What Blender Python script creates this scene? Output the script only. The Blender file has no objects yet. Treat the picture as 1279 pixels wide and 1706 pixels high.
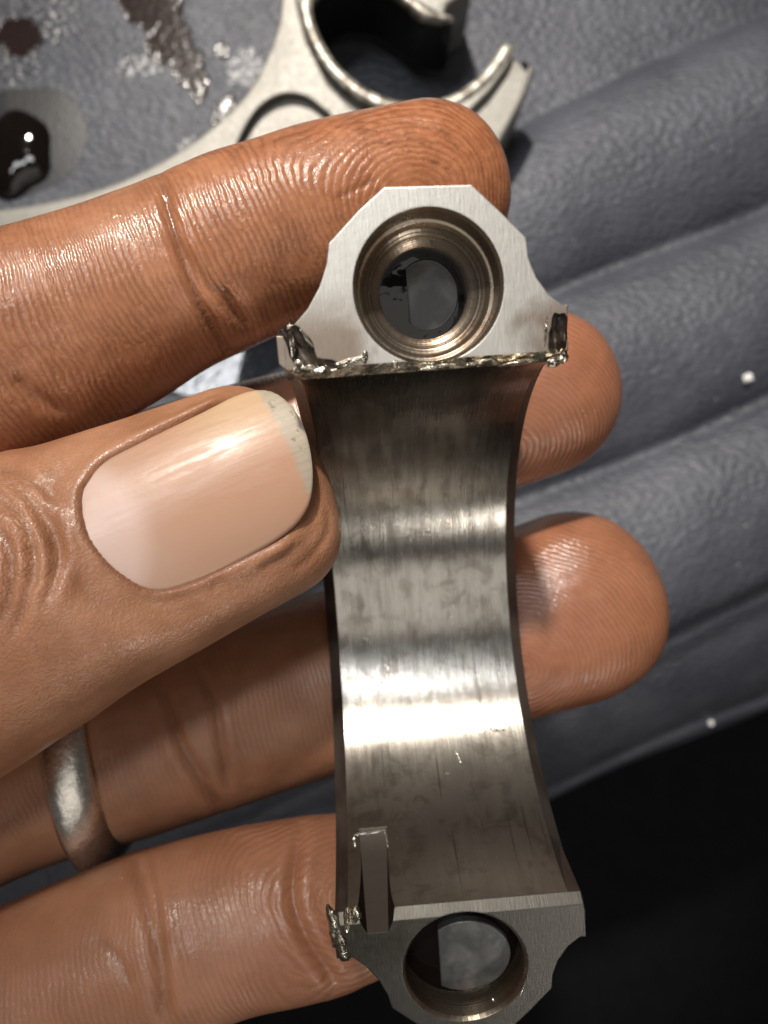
import bpy, bmesh, math, random
import numpy as np
from mathutils import Vector, Matrix

random.seed(7)
rng = np.random.default_rng(7)
S = bpy.context.scene
COL = S.collection
MM = 0.001
CAM_H = 175.0            # camera height over the liner, mm
F_PX = 1182.0            # focal length in photo pixels (1279 x 1706)

# ------------------------------------------------------------------ camera, world, lamps, exposure
cam_d = bpy.data.cameras.new('camera')
cam = bpy.data.objects.new('camera', cam_d)
COL.objects.link(cam)
cam.location = (0, 0, CAM_H * MM)
cam_d.sensor_fit = 'VERTICAL'
cam_d.sensor_height = 36.0
cam_d.sensor_width = 27.0
cam_d.lens = 36.0 * F_PX / 1706.0
cam_d.clip_start = 0.004
cam_d.clip_end = 20.0
cam_d.dof.use_dof = True
cam_d.dof.focus_distance = 0.060
cam_d.dof.aperture_fstop = 27.0
S.camera = cam

W = bpy.data.worlds.new('World')
S.world = W
W.use_nodes = True
bg = W.node_tree.nodes['Background']
bg.inputs['Color'].default_value = (1.0, 0.93, 0.86, 1)
bg.inputs['Strength'].default_value = 0.05

S.view_settings.view_transform = 'Standard'
S.view_settings.look = 'None'
S.view_settings.exposure = 0.06
S.view_settings.gamma = 1.0
S.cycles.use_denoising = True
S.cycles.max_bounces = 8
S.cycles.glossy_bounces = 5


def area_lamp(name, loc, target, size, power, color, size_y=None):
    d = bpy.data.lights.new(name, 'AREA')
    d.shape = 'RECTANGLE' if size_y else 'DISK'
    d.size = size
    if size_y:
        d.size_y = size_y
    d.energy = power
    d.color = color
    o = bpy.data.objects.new(name, d)
    COL.objects.link(o)
    o.location = loc
    v = Vector(target) - Vector(loc)
    o.rotation_euler = v.to_track_quat('-Z', 'Y').to_euler()
    return o


def spot_lamp(name, loc, target, radius, power, color, angle, blend):
    d = bpy.data.lights.new(name, 'SPOT')
    d.shadow_soft_size = radius
    d.energy = power
    d.color = color
    d.spot_size = math.radians(angle)
    d.spot_blend = blend
    o = bpy.data.objects.new(name, d)
    COL.objects.link(o)
    o.location = loc
    v = Vector(target) - Vector(loc)
    o.rotation_euler = v.to_track_quat('-Z', 'Y').to_euler()
    return o


spot_lamp('work_lamp', (-0.12, 0.56, 0.78), (0.006, 0.070, 0.03), 0.028, 50.0, (1.0, 0.93, 0.84), 20.5, 0.9)
area_lamp('glint_light', (-0.185, 0.235, 0.92), (-0.03, 0.03, 0.0), 0.50, 2.1, (0.95, 0.97, 1.0), 0.075)  # unseen light, added so the wet film and oily skin glint
area_lamp('low_lamp', (0.36, -0.70, 0.56), (0, 0, 0.1), 0.10, 1.0, (1.0, 0.95, 0.88))
area_lamp('fill_panel', (0.10, -0.42, 1.30), (0, 0, 0.1), 0.8, 1.9, (1.0, 0.94, 0.87), 0.8)  # unseen soft panel, added for fill and something for the metal to reflect

# ------------------------------------------------------------------ helpers


def P(u, v, d):
    """photo pixel + depth (mm) -> world mm"""
    return np.array([(u - 639.5) * d / F_PX, -(v - 853.0) * d / F_PX, CAM_H - d])


def to_px(co):
    d = CAM_H - co[:, 2]
    return np.stack([co[:, 0] / d * F_PX + 639.5, -co[:, 1] / d * F_PX + 853.0], 1)


def link(name, me, mats=(), parent=None, label=None, cat=None, kind=None, group=None, loc=None):
    o = bpy.data.objects.new(name, me)
    COL.objects.link(o)
    for m in mats:
        me.materials.append(m)
    if parent is not None:
        o.parent = parent
    if loc is not None:
        o.location = loc
    if label:
        o['label'] = label
    if cat:
        o['category'] = cat
    if kind:
        o['kind'] = kind
    if group:
        o['group'] = group
    return o


def mesh_from(name, verts, faces, smooth=True, scale=MM):
    me = bpy.data.meshes.new(name)
    v = np.asarray(verts, float) * scale
    me.from_pydata(v.tolist(), [], [tuple(int(i) for i in f) for f in faces])
    me.validate()
    bm = bmesh.new()
    bm.from_mesh(me)
    bmesh.ops.recalc_face_normals(bm, faces=bm.faces)
    bm.to_mesh(me)
    bm.free()
    if smooth:
        me.polygons.foreach_set('use_smooth', [True] * len(me.polygons))
    return me


def get_co(me):
    a = np.empty(len(me.vertices) * 3)
    me.vertices.foreach_get('co', a)
    return a.reshape(-1, 3)


def set_co(me, co):
    me.vertices.foreach_set('co', np.ascontiguousarray(co, dtype=np.float32).ravel())
    me.update()


def get_no(me):
    a = np.empty(len(me.vertices) * 3, dtype=np.float32)
    me.vertex_normals.foreach_get('vector', a)
    return a.reshape(-1, 3).astype(float)


def fattr(me, name, val):
    at = me.attributes.new(name, 'FLOAT', 'POINT')
    at.data.foreach_set('value', np.ascontiguousarray(val, dtype=np.float32))


def sstep(a, b, x):
    t = np.clip((x - a) / (b - a), 0, 1)
    return t * t * (3 - 2 * t)


def wob(co, f, seed=0):
    """cheap smooth noise (sum of sines), co in mm"""
    r = np.random.default_rng(100 + seed)
    out = np.zeros(len(co))
    for k in range(7):
        d = r.normal(size=3)
        d /= np.linalg.norm(d)
        out += np.sin(co @ d * f * (0.6 + 1.1 * r.random()) + r.random() * 6.28)
    return out / 3.5


def apply_mods(o):
    dg = bpy.context.evaluated_depsgraph_get()
    me = bpy.data.meshes.new_from_object(o.evaluated_get(dg))
    return me


def tmp_obj(me):
    o = bpy.data.objects.new('working_solid', me)
    COL.objects.link(o)
    return o


def boolean(me, cutters):
    """cutters: list of (mesh, operation); all in mm"""
    base = tmp_obj(me)
    tmp = []
    for cme, op in cutters:
        c = tmp_obj(cme)
        tmp.append(c)
        m = base.modifiers.new('b', 'BOOLEAN')
        m.operation = op
        m.solver = 'EXACT'
        m.object = c
    bpy.context.view_layer.update()
    res = apply_mods(base)
    for o in tmp + [base]:
        d = o.data
        bpy.data.objects.remove(o)
        bpy.data.meshes.remove(d)
    return res


def prism(name, pts, z0, z1):
    n = len(pts)
    v = [(x, y, z0) for x, y in pts] + [(x, y, z1) for x, y in pts]
    f = [tuple(range(n)), tuple(range(2 * n - 1, n - 1, -1))]
    f += [(i, (i + 1) % n, n + (i + 1) % n, n + i) for i in range(n)]
    return mesh_from(name, v, f, smooth=False, scale=1.0)


def lathe(name, prof, cx, cy, n=64):
    """closed profile [(r, z)...] about z axis, first/last on axis closed by caps"""
    v, f = [], []
    for r, z in prof:
        for k in range(n):
            a = 2 * math.pi * k / n
            v.append((cx + r * math.cos(a), cy + r * math.sin(a), z))
    for j in range(len(prof) - 1):
        for k in range(n):
            f.append((j * n + k, j * n + (k + 1) % n, (j + 1) * n + (k + 1) % n, (j + 1) * n + k))
    f.append(tuple(range(n)))
    f.append(tuple((len(prof) - 1) * n + k for k in range(n - 1, -1, -1)))
    return mesh_from(name, v, f, smooth=False, scale=1.0)


def smooth_path(pts, per=12):
    """Catmull-Rom through rows of an array"""
    p = np.asarray(pts, float)
    p = np.vstack([2 * p[0] - p[1], p, 2 * p[-1] - p[-2]])
    out = []
    for i in range(1, len(p) - 2):
        for t in np.linspace(0, 1, per, endpoint=False):
            a, b, c, d = p[i - 1], p[i], p[i + 1], p[i + 2]
            out.append(0.5 * (2 * b + (c - a) * t + (2 * a - 5 * b + 4 * c - d) * t * t + (3 * b - 3 * c + d - a) * t ** 3))
    out.append(p[-2])
    return np.array(out)


# ------------------------------------------------------------------ node helpers
class N:
    def __init__(self, name):
        self.m = bpy.data.materials.new(name)
        self.m.use_nodes = True
        self.t = self.m.node_tree
        self.b = self.t.nodes['Principled BSDF']

    def new(self, typ, **kw):
        n = self.t.nodes.new(typ)
        for k, v in kw.items():
            setattr(n, k, v)
        return n

    def put(self, sock, v):
        if hasattr(v, 'is_output') or isinstance(v, bpy.types.NodeSocket):
            self.t.links.new(v, sock)
        elif isinstance(v, (tuple, list)) and sock.type == 'RGBA' and len(v) == 3:
            sock.default_value = (*v, 1)
        else:
            sock.default_value = v

    def math(self, op, a, b=None, c=None, clamp=False):
        n = self.new('ShaderNodeMath', operation=op, use_clamp=clamp)
        self.put(n.inputs[0], a)
        if b is not None:
            self.put(n.inputs[1], b)
        if c is not None:
            self.put(n.inputs[2], c)
        return n.outputs[0]

    def mix(self, f, a, b):
        n = self.new('ShaderNodeMix', data_type='RGBA')
        self.put(n.inputs[0], f)
        self.put(n.inputs[6], a)
        self.put(n.inputs[7], b)
        return n.outputs[2]

    def ramp(self, x, lo, hi, a=0.0, b=1.0):
        n = self.new('ShaderNodeMapRange', interpolation_type='SMOOTHSTEP')
        self.put(n.inputs[0], x)
        n.inputs[1].default_value = lo
        n.inputs[2].default_value = hi
        n.inputs[3].default_value = a
        n.inputs[4].default_value = b
        return n.outputs[0]

    def coords(self):
        """object coordinates in millimetres"""
        tc = self.new('ShaderNodeTexCoord')
        return self.vscale(tc.outputs['Object'], (1000, 1000, 1000))

    def vscale(self, v, s):
        n = self.new('ShaderNodeVectorMath', operation='MULTIPLY')
        self.put(n.inputs[0], v)
        n.inputs[1].default_value = s
        return n.outputs[0]

    def noise(self, v, scale, detail=4, rough=0.5, dist=0.0):
        n = self.new('ShaderNodeTexNoise')
        self.put(n.inputs['Vector'], v)
        n.inputs['Scale'].default_value = scale
        n.inputs['Detail'].default_value = detail
        n.inputs['Roughness'].default_value = rough
        n.inputs['Distortion'].default_value = dist
        return n.outputs['Fac']

    def voro(self, v, scale, feature='F1'):
        n = self.new('ShaderNodeTexVoronoi', feature=feature)
        self.put(n.inputs['Vector'], v)
        n.inputs['Scale'].default_value = scale
        return n.outputs['Distance']

    def attr(self, name):
        n = self.new('ShaderNodeAttribute', attribute_name=name)
        return n.outputs['Fac']

    def bump(self, h, dist, strength=1.0, normal=None):
        n = self.new('ShaderNodeBump')
        n.inputs['Strength'].default_value = strength
        n.inputs['Distance'].default_value = dist * MM
        self.put(n.inputs['Height'], h)
        if normal is not None:
            self.put(n.inputs['Normal'], normal)
        return n.outputs[0]

    def set(self, **kw):
        for k, v in kw.items():
            self.put(self.b.inputs[k.replace('_', ' ')], v)
        return self.m


def xyz(n, v):
    s = n.new('ShaderNodeSeparateXYZ')
    n.put(s.inputs[0], v)
    return s.outputs


def xyz_join(n, x, y, z):
    s = n.new('ShaderNodeCombineXYZ')
    for i, q in enumerate((x, y, z)):
        n.put(s.inputs[i], q)
    return s.outputs[0]


# ------------------------------------------------------------------ materials
def mat_skin():
    n = N('skin')
    co = n.coords()
    oil, dirt, ridge, phase = n.attr('oil'), n.attr('dirt'), n.attr('ridge'), n.attr('phase')
    warp = n.noise(co, 0.45, 4, 0.6)
    ph = n.math('ADD', phase, n.math('MULTIPLY', warp, 9.0))
    s = n.math('SINE', ph)
    brk = n.math('MULTIPLY', n.ramp(n.noise(co, 1.3, 3), 0.24, 0.48), n.ramp(n.noise(co, 0.3, 3), 0.34, 0.56, 0.25, 1.0))
    s01 = n.math('MULTIPLY_ADD', s, 0.5, 0.5)
    valley = n.math('MULTIPLY', n.math('POWER', n.math('SUBTRACT', 1.0, s01), 3.0), ridge)
    mott = n.noise(co, 0.16, 5, 0.6)
    fine = n.noise(co, 1.1, 4, 0.6)
    base = n.mix(n.ramp(mott, 0.35, 0.68), (0.35, 0.163, 0.084), (0.50, 0.252, 0.142))
    base = n.mix(n.math('MULTIPLY', n.attr('pink'), 0.85), base, (0.315, 0.140, 0.078))
    oily = n.mix(n.ramp(fine, 0.3, 0.7), (0.29, 0.102, 0.043), (0.41, 0.162, 0.074))
    oily = n.mix(n.math('MULTIPLY', n.ramp(n.attr('pink'), 0.25, 0.6), 0.75), oily, n.mix(mott, (0.19, 0.066, 0.036), (0.32, 0.115, 0.066)))
    smear = n.ramp(n.noise(co, 0.22, 5, 0.65, 0.6), 0.50, 0.72)
    oily = n.mix(n.math('MULTIPLY', smear, 0.55), oily, (0.16, 0.052, 0.022))
    base = n.mix(oil, base, oily)
    dk = n.math('MULTIPLY', n.math('MULTIPLY', valley, brk), n.math('MULTIPLY_ADD', oil, 0.45, 0.16))
    base = n.mix(dk, base, (0.10, 0.032, 0.014))
    base = n.mix(n.math('MULTIPLY', dirt, n.ramp(fine, 0.2, 0.6, 0.5, 1.0)), base, (0.13, 0.045, 0.02))
    spk = n.ramp(n.noise(co, 2.6, 2), 0.72, 0.80)
    base = n.mix(n.math('MULTIPLY', spk, n.math('MULTIPLY', oil, 0.4)), base, (0.12, 0.05, 0.03))
    # relief: print ridges, skin cells, folds
    wn = n.new('ShaderNodeTexNoise')
    n.put(wn.inputs['Vector'], co)
    wn.inputs['Scale'].default_value = 0.8
    wv = n.new('ShaderNodeVectorMath', operation='MULTIPLY_ADD')
    n.put(wv.inputs[0], wn.outputs['Color'])
    wv.inputs[1].default_value = (1.6, 1.6, 1.6)
    n.put(wv.inputs[2], co)
    cell = n.voro(wv.outputs[0], 2.1, 'DISTANCE_TO_EDGE')
    cells = n.math('MULTIPLY', n.math('MINIMUM', cell, 0.25), n.math('SUBTRACT', 1.0, ridge))
    h = n.math('ADD', n.math('MULTIPLY', n.math('MULTIPLY', s01, ridge), n.math('MULTIPLY_ADD', brk, 0.75, 0.25)), n.math('MULTIPLY', cells, n.math('MULTIPLY_ADD', n.attr('wrinkle'), 1.4, 1.3)))
    h = n.math('ADD', h, n.math('MULTIPLY', n.noise(co, 2.8, 4, 0.65), 0.5))
    nb = n.bump(h, 0.075, 0.85)
    rgh = n.math('SUBTRACT', n.math('MULTIPLY_ADD', fine, 0.14, 0.40), n.math('MULTIPLY', oil, 0.15))
    n.set(Base_Color=base, Roughness=rgh, Normal=nb, IOR=1.42)
    n.b.inputs['Subsurface Weight'].default_value = 0.25
    n.b.inputs['Subsurface Radius'].default_value = (1.0, 0.32, 0.16)
    n.b.inputs['Subsurface Scale'].default_value = 1.6 * MM
    blot = n.ramp(n.noise(co, 0.28, 3), 0.42, 0.62)
    n.put(n.b.inputs['Coat Weight'], n.math('MULTIPLY', n.attr('wet'), n.math('MULTIPLY_ADD', blot, 0.6, 0.4)))
    n.b.inputs['Coat Roughness'].default_value = 0.17
    h2 = n.math('ADD', n.math('MULTIPLY', n.math('MULTIPLY', s01, ridge), 0.8), n.math('MULTIPLY', n.noise(co, 2.1, 3), 1.0))
    n.put(n.b.inputs['Coat Normal'], n.bump(h2, 0.09, 0.9))
    return n.m


def mat_nail():
    n = N('fingernail')
    co = n.coords()
    p, q = n.attr('along'), n.attr('across')
    st = n.noise(xyz_join(n, n.math('MULTIPLY', q, 22.0), n.math('MULTIPLY', p, 1.2), 0.0), 1.0, 3)
    base = n.mix(n.ramp(p, 0.0, 0.45), (0.53, 0.35, 0.265), (0.50, 0.288, 0.19))
    base = n.mix(n.math('MULTIPLY', n.ramp(q, -0.1, 0.9), n.ramp(p, 0.35, 0.8)), base, (0.58, 0.40, 0.24))
    lun = n.ramp(n.math('ADD', p, n.math('MULTIPLY', n.math('MULTIPLY', q, q), 0.22)), 0.16, 0.30, 1, 0)
    base = n.mix(n.math('MULTIPLY', lun, 0.5), base, (0.74, 0.56, 0.51))
    edge_n = n.math('ADD', p, n.math('MULTIPLY', n.math('SUBTRACT', n.noise(xyz_join(n, n.math('MULTIPLY', q, 9.0), 0.0, 0.0), 1.0, 3), 0.5), 0.06))
    edge_n = n.math('ADD', edge_n, n.math('MULTIPLY', n.math('MULTIPLY', q, q), 0.035))
    fe = n.ramp(edge_n, 0.885, 0.92)
    edgec = n.mix(st, (0.30, 0.255, 0.19), (0.52, 0.455, 0.36))
    base = n.mix(n.math('MULTIPLY', fe, 0.92), base, edgec)
    dirt = n.ramp(n.noise(co, 1.5, 4), 0.60, 0.72)
    base = n.mix(n.math('MULTIPLY', dirt, n.math('MULTIPLY', fe, 0.6)), base, (0.10, 0.08, 0.05))
    scr = n.ramp(n.noise(xyz_join(n, n.math('MULTIPLY', q, 16.0), n.math('MULTIPLY', p, 5.0), 3.0), 1.0, 4), 0.40, 0.60)
    h = n.math('ADD', n.math('MULTIPLY', st, 0.5), n.math('MULTIPLY', n.noise(co, 1.8, 4), 0.5))
    n.set(Base_Color=base, Roughness=n.math('MULTIPLY_ADD', scr, 0.14, 0.31), Normal=n.bump(h, 0.028, 0.7), IOR=1.5)
    n.b.inputs['Subsurface Weight'].default_value = 0.3
    n.b.inputs['Subsurface Radius'].default_value = (1.0, 0.45, 0.3)
    n.b.inputs['Subsurface Scale'].default_value = 1.2 * MM
    return n.m


def mat_cap(kind):
    n = N('machined_steel_' + kind)
    co = n.coords()
    X = xyz(n, co)
    geo = n.new('ShaderNodeBevel', samples=6)
    geo.inputs['Radius'].default_value = 0.16 * MM
    nrm = geo.outputs[0]
    blotch = n.noise(co, 0.13, 5, 0.55, 0.4)
    fine = n.noise(co, 1.4, 4, 0.6)
    if kind == 'bore':
        phi = n.math('ARCTAN2', X[1], n.math('MULTIPLY', X[2], -1.0))     # 0 at the bottom, + towards the upper joint
        arc = n.math('MULTIPLY', phi, 22.5)
        sv = xyz_join(n, n.math('MULTIPLY', X[0], 7.5), n.math('MULTIPLY', arc, 0.13), 0.0)
        streak = n.noise(sv, 1.0, 4, 0.6)
        sv2 = xyz_join(n, n.math('MULTIPLY', X[0], 1.1), n.math('MULTIPLY', arc, 0.10), 4.0)
        wide = n.noise(sv2, 1.0, 3, 0.5)
        dark = n.ramp(n.noise(xyz_join(n, n.math('MULTIPLY', X[0], 0.8), n.math('MULTIPLY', arc, 0.28), 9.0), 1.0, 4, 0.55), 0.48, 0.72)
        base = n.mix(streak, (0.37, 0.348, 0.312), (0.60, 0.575, 0.525))
        base = n.mix(n.math('MULTIPLY', n.ramp(wide, 0.42, 0.66), 0.55), base, (0.34, 0.315, 0.28))
        base = n.mix(n.math('MULTIPLY', dark, 0.6), base, (0.20, 0.175, 0.15))
        # heat tint towards both joints, upper end blackened to paint in its shade
        tint_shade = n.math('MAXIMUM', n.ramp(phi, 0.42, 0.80), n.ramp(phi, -0.62, -0.98))
        tint_shade = n.math('MULTIPLY', tint_shade, n.ramp(n.math('ADD', blotch, n.math('MULTIPLY', wide, 0.5)), 0.45, 0.85, 0.65, 1.0))
        base = n.mix(n.math('MULTIPLY', tint_shade, 0.88), base, n.mix(n.ramp(phi, -0.1, 0.1), (0.36, 0.325, 0.28), (0.066, 0.054, 0.044)))
        lines = n.ramp(n.noise(xyz_join(n, n.math('MULTIPLY', X[0], 3.2), n.math('MULTIPLY', arc, 0.06), 2.0), 1.0, 3), 0.64, 0.72)
        base = n.mix(n.math('MULTIPLY', lines, 0.75), base, (0.09, 0.075, 0.06))
        mot = n.ramp(n.noise(co, 0.42, 5, 0.62, 0.5), 0.47, 0.66)
        base = n.mix(n.math('MULTIPLY', mot, 0.55), base, (0.20, 0.172, 0.142))
        chip = n.ramp(n.noise(co, 0.9, 3, 0.5, 1.5), 0.74, 0.77)
        base = n.mix(n.math('MULTIPLY', chip, 0.8), base, (0.75, 0.72, 0.62))
        h = n.math('ADD', n.math('MULTIPLY', streak, 0.8), n.math('ADD', n.math('MULTIPLY', wide, 1.2), n.math('MULTIPLY', fine, 0.15)))
        tv = xyz_join(n, 0.0, n.math('MULTIPLY', X[2], -1.0), X[1])
        vt = n.new('ShaderNodeVectorTransform', vector_type='VECTOR', convert_from='OBJECT', convert_to='WORLD')
        n.put(vt.inputs[0], tv)
        n.set(Base_Color=base, Metallic=1.0, Roughness=n.math('ADD', n.math('ADD', n.math('MULTIPLY', streak, 0.16), n.math('MULTIPLY_ADD', blotch, 0.20, 0.09)), n.ramp(phi, -0.75, -1.1, 0.0, 0.22)),
              Normal=n.bump(h, 0.026, 0.7, nrm), Anisotropic=0.7, Tangent=vt.outputs[0])
        n.b.inputs['Anisotropic Rotation'].default_value = 0.25
    elif kind == 'joint':
        sv = xyz_join(n, n.math('MULTIPLY', X[0], 6.5), n.math('MULTIPLY', X[1], 0.7), 0.0)
        streak = n.noise(sv, 1.0, 4, 0.7)
        base = n.mix(streak, (0.50, 0.48, 0.44), (0.74, 0.72, 0.68))
        ab = n.math('ABSOLUTE', X[1])
        st = n.math('MULTIPLY', n.ramp(ab, 30.0, 25.5), n.math('MAXIMUM', n.ramp(blotch, 0.44, 0.62), n.math('MULTIPLY', n.ramp(X[0], -3.5, -5.5), n.ramp(blotch, 0.3, 0.5))))
        base = n.mix(n.math('MULTIPLY', st, 0.75), base, (0.21, 0.14, 0.09))
        base = n.mix(n.math('MULTIPLY', n.ramp(X[1], 0.0, -20.0), 0.92), base, n.mix(fine, (0.022, 0.021, 0.017), (0.085, 0.080, 0.068)))  # lower face darkened: oil smear plus the shade over it painted in
        h = n.math('ADD', streak, n.math('MULTIPLY', fine, 0.6))
        n.set(Base_Color=base, Metallic=0.85, Roughness=n.math('MULTIPLY_ADD', fine, 0.14, 0.34), Normal=n.bump(h, 0.03, 0.7, nrm))
    elif kind == 'hole':
        rings = n.noise(xyz_join(n, 0.0, n.math('MULTIPLY', X[2], 5.0), 0.0), 1.0, 3)
        base = n.mix(rings, (0.20, 0.155, 0.112), (0.48, 0.41, 0.325))
        base = n.mix(n.ramp(blotch, 0.44, 0.62, 0.0, 0.75), base, (0.22, 0.13, 0.075))
        deep = n.ramp(X[2], -4.3, -5.2)  # base colour goes black with depth, painting in the shade of the hole
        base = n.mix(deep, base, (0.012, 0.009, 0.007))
        h = n.math('ADD', n.math('MULTIPLY', rings, 1.5), n.math('MULTIPLY', fine, 0.4))
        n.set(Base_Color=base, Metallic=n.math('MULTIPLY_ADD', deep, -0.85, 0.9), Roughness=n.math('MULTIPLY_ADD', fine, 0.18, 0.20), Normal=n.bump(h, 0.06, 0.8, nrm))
    else:
        base = n.mix(n.ramp(blotch, 0.4, 0.65), (0.11, 0.09, 0.075), (0.055, 0.040, 0.032))
        n.set(Base_Color=base, Metallic=0.5, Roughness=n.math('MULTIPLY_ADD', fine, 0.25, 0.34), Normal=n.bump(fine, 0.04, 0.6, nrm))
    return n.m


def mat_burr():
    n = N('torn_steel')
    co = n.coords()
    f = n.noise(co, 1.6, 4, 0.6)
    base = n.mix(n.ramp(n.noise(co, 0.7, 3), 0.45, 0.6), (0.60, 0.55, 0.45), (0.30, 0.26, 0.21))
    h = n.math('ADD', n.math('MULTIPLY', f, 0.3), n.noise(co, 0.55, 3, 0.5, 0.8))
    n.set(Base_Color=base, Metallic=1.0, Roughness=n.math('MULTIPLY_ADD', f, 0.2, 0.18), Normal=n.bump(h, 0.34, 0.7))
    return n.m


def mat_rod():
    n = N('forged_steel')
    co = n.coords()
    f = n.noise(co, 0.9, 5, 0.65)
    b = n.noise(co, 0.12, 4)
    base = n.mix(b, (0.17, 0.162, 0.145), (0.27, 0.26, 0.235))
    base = n.mix(n.math('MULTIPLY', n.ramp(n.noise(co, 0.35, 4), 0.58, 0.7), 0.4), base, (0.25, 0.22, 0.18))
    bev = n.new('ShaderNodeBevel', samples=6)
    bev.inputs['Radius'].default_value = 0.8 * MM
    n.set(Base_Color=base, Metallic=0.6, Roughness=n.math('MULTIPLY_ADD', f, 0.25, 0.42), Normal=n.bump(f, 0.07, 0.6, bev.outputs[0]))
    return n.m


def mat_wet_bore():
    n = N('oily_bearing_steel')
    co = n.coords()
    f = n.noise(co, 0.45, 3, 0.5)
    base = n.mix(n.ramp(f, 0.42, 0.58), (0.42, 0.40, 0.35), (0.16, 0.14, 0.115))
    base = n.mix(n.ramp(xyz(n, co)[2], 20.5, 22.3), (0.018, 0.015, 0.013), base)  # wall below the rim blackened, the shade inside the fork painted in
    n.set(Base_Color=base, Metallic=0.5, Roughness=0.42, Normal=n.bump(f, 0.3, 0.5))
    return n.m


def mat_liner():
    n = N('liner_plastic')
    co = n.coords()
    X = xyz(n, co)
    rot = n.new('ShaderNodeMapping')
    n.put(rot.inputs[0], co)
    rot.inputs['Rotation'].default_value = (0, 0, math.radians(-24))
    rot.inputs['Scale'].default_value = (0.55, 1.0, 1.0)
    rc = rot.outputs[0]
    rot.inputs['Scale'].default_value = (0.8, 1.25, 1.0)
    grain = n.voro(rc, 0.85, 'SMOOTH_F1')
    nz = n.noise(rc, 0.6, 5, 0.6)
    tiny = n.noise(co, 2.2, 3, 0.6)
    base = n.mix(n.ramp(n.noise(co, 0.05, 5, 0.6), 0.35, 0.68), (0.045, 0.049, 0.063), (0.072, 0.077, 0.094))
    scuff = n.ramp(n.noise(rc, 0.22, 6, 0.7), 0.60, 0.78)
    base = n.mix(n.math('MULTIPLY', scuff, 0.35), base, (0.20, 0.20, 0.21))
    dots = n.ramp(n.voro(co, 0.16), 0.055, 0.035)
    base = n.mix(n.math('MULTIPLY', dots, 0.55), base, (0.45, 0.45, 0.46))
    wet, stain = n.attr('wet'), n.attr('stain')
    edge = n.noise(co, 0.35, 4)
    wetm = n.ramp(n.math('ADD', wet, n.math('MULTIPLY', n.math('SUBTRACT', edge, 0.5), 0.9)), 0.45, 0.58)
    stm = n.ramp(n.math('ADD', stain, n.math('MULTIPLY', n.math('SUBTRACT', edge, 0.5), 0.7)), 0.42, 0.62)
    base = n.mix(n.math('MULTIPLY', wetm, 0.35), base, (0.05, 0.05, 0.055))
    base = n.mix(n.math('MULTIPLY', stm, 0.93), base, (0.020, 0.010, 0.008))
    gl = n.math('MAXIMUM', wetm, stm)
    rgh = n.math('SUBTRACT', n.math('MULTIPLY_ADD', tiny, 0.14, 0.44), n.math('MAXIMUM', n.math('MULTIPLY', wetm, 0.22), n.math('MULTIPLY', stm, 0.38)))
    h = n.math('ADD', n.math('MULTIPLY', grain, 1.7), n.math('ADD', n.math('MULTIPLY', nz, 0.9), n.math('MULTIPLY', tiny, 0.25)))
    flat = n.math('MAXIMUM', n.math('MULTIPLY', wetm, 0.25), n.math('MULTIPLY', stm, 0.86))
    h = n.math('MULTIPLY', h, n.math('SUBTRACT', 1.0, flat))
    n.set(Base_Color=base, Roughness=rgh, Normal=n.bump(h, 0.33, 0.75), IOR=1.5)
    return n.m


def mat_shadow_sheet():
    n = N('shadow_black')
    co = n.coords()
    n.set(Base_Color=n.mix(n.noise(co, 0.05, 4), (0.003, 0.003, 0.004), (0.009, 0.009, 0.010)), Roughness=0.8)
    n.b.inputs['Specular IOR Level'].default_value = 0.15
    return n.m


M_SHADOW_SHEET = mat_shadow_sheet()


def mat_oil():
    n = N('engine_oil')
    co = n.coords()
    f = n.noise(co, 0.25, 3)
    n.set(Base_Color=n.mix(f, (0.003, 0.002, 0.0018), (0.008, 0.005, 0.004)), Roughness=0.05, IOR=1.48, Normal=n.bump(f, 0.35, 0.5))
    return n.m


def mat_clear():
    n = N('wet_film')
    co = n.coords()
    n.set(Base_Color=n.mix(n.noise(co, 0.3, 3), (0.10, 0.105, 0.13), (0.16, 0.165, 0.19)), Roughness=0.06, IOR=1.6,
          Normal=n.bump(n.math('ADD', n.noise(co, 0.35, 3), n.math('MULTIPLY', n.noise(co, 1.2, 2), 0.2)), 0.16, 0.6))
    return n.m


M_CLEAR = mat_clear()


def mat_film():
    n = N('oil_film')
    co = n.coords()
    f = n.noise(co, 0.4, 4)
    n.set(Base_Color=n.mix(f, (0.006, 0.006, 0.007), (0.016, 0.016, 0.018)), Roughness=0.42, IOR=1.45, Normal=n.bump(n.noise(co, 1.2, 3), 0.25, 0.5))
    return n.m


def mat_ring():
    n = N('worn_silver')
    co = n.coords()
    f = n.noise(co, 0.8, 5, 0.65)
    scr = n.ramp(n.noise(co, 0.5, 3, 0.5, 3.0), 0.70, 0.73)
    base = n.mix(f, (0.72, 0.68, 0.60), (0.88, 0.85, 0.78))
    base = n.mix(n.math('MULTIPLY', scr, 0.7), base, (0.14, 0.11, 0.08))
    n.set(Base_Color=base, Metallic=0.95, Roughness=n.math('MULTIPLY_ADD', f, 0.25, 0.14), Normal=n.bump(n.math('ADD', f, n.noise(co, 0.25, 3)), 0.16, 0.7))
    return n.m


def mat_fleck():
    n = N('white_fleck')
    n.set(Base_Color=(0.78, 0.77, 0.74), Roughness=0.6)
    return n.m


def mat_stub():
    n = N('oily_dark_steel')
    co = n.coords()
    f = n.noise(co, 0.35, 3, 0.5, 0.2)
    bev = n.new('ShaderNodeBevel', samples=6)
    bev.inputs['Radius'].default_value = 0.25 * MM
    n.set(Base_Color=n.mix(n.ramp(f, .4, .65), (0.07, 0.069, 0.068), (0.13, 0.128, 0.125)), Metallic=0.3, Roughness=0.38, Normal=n.bump(f, 0.22, 0.5, bev.outputs[0]))
    return n.m


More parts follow.
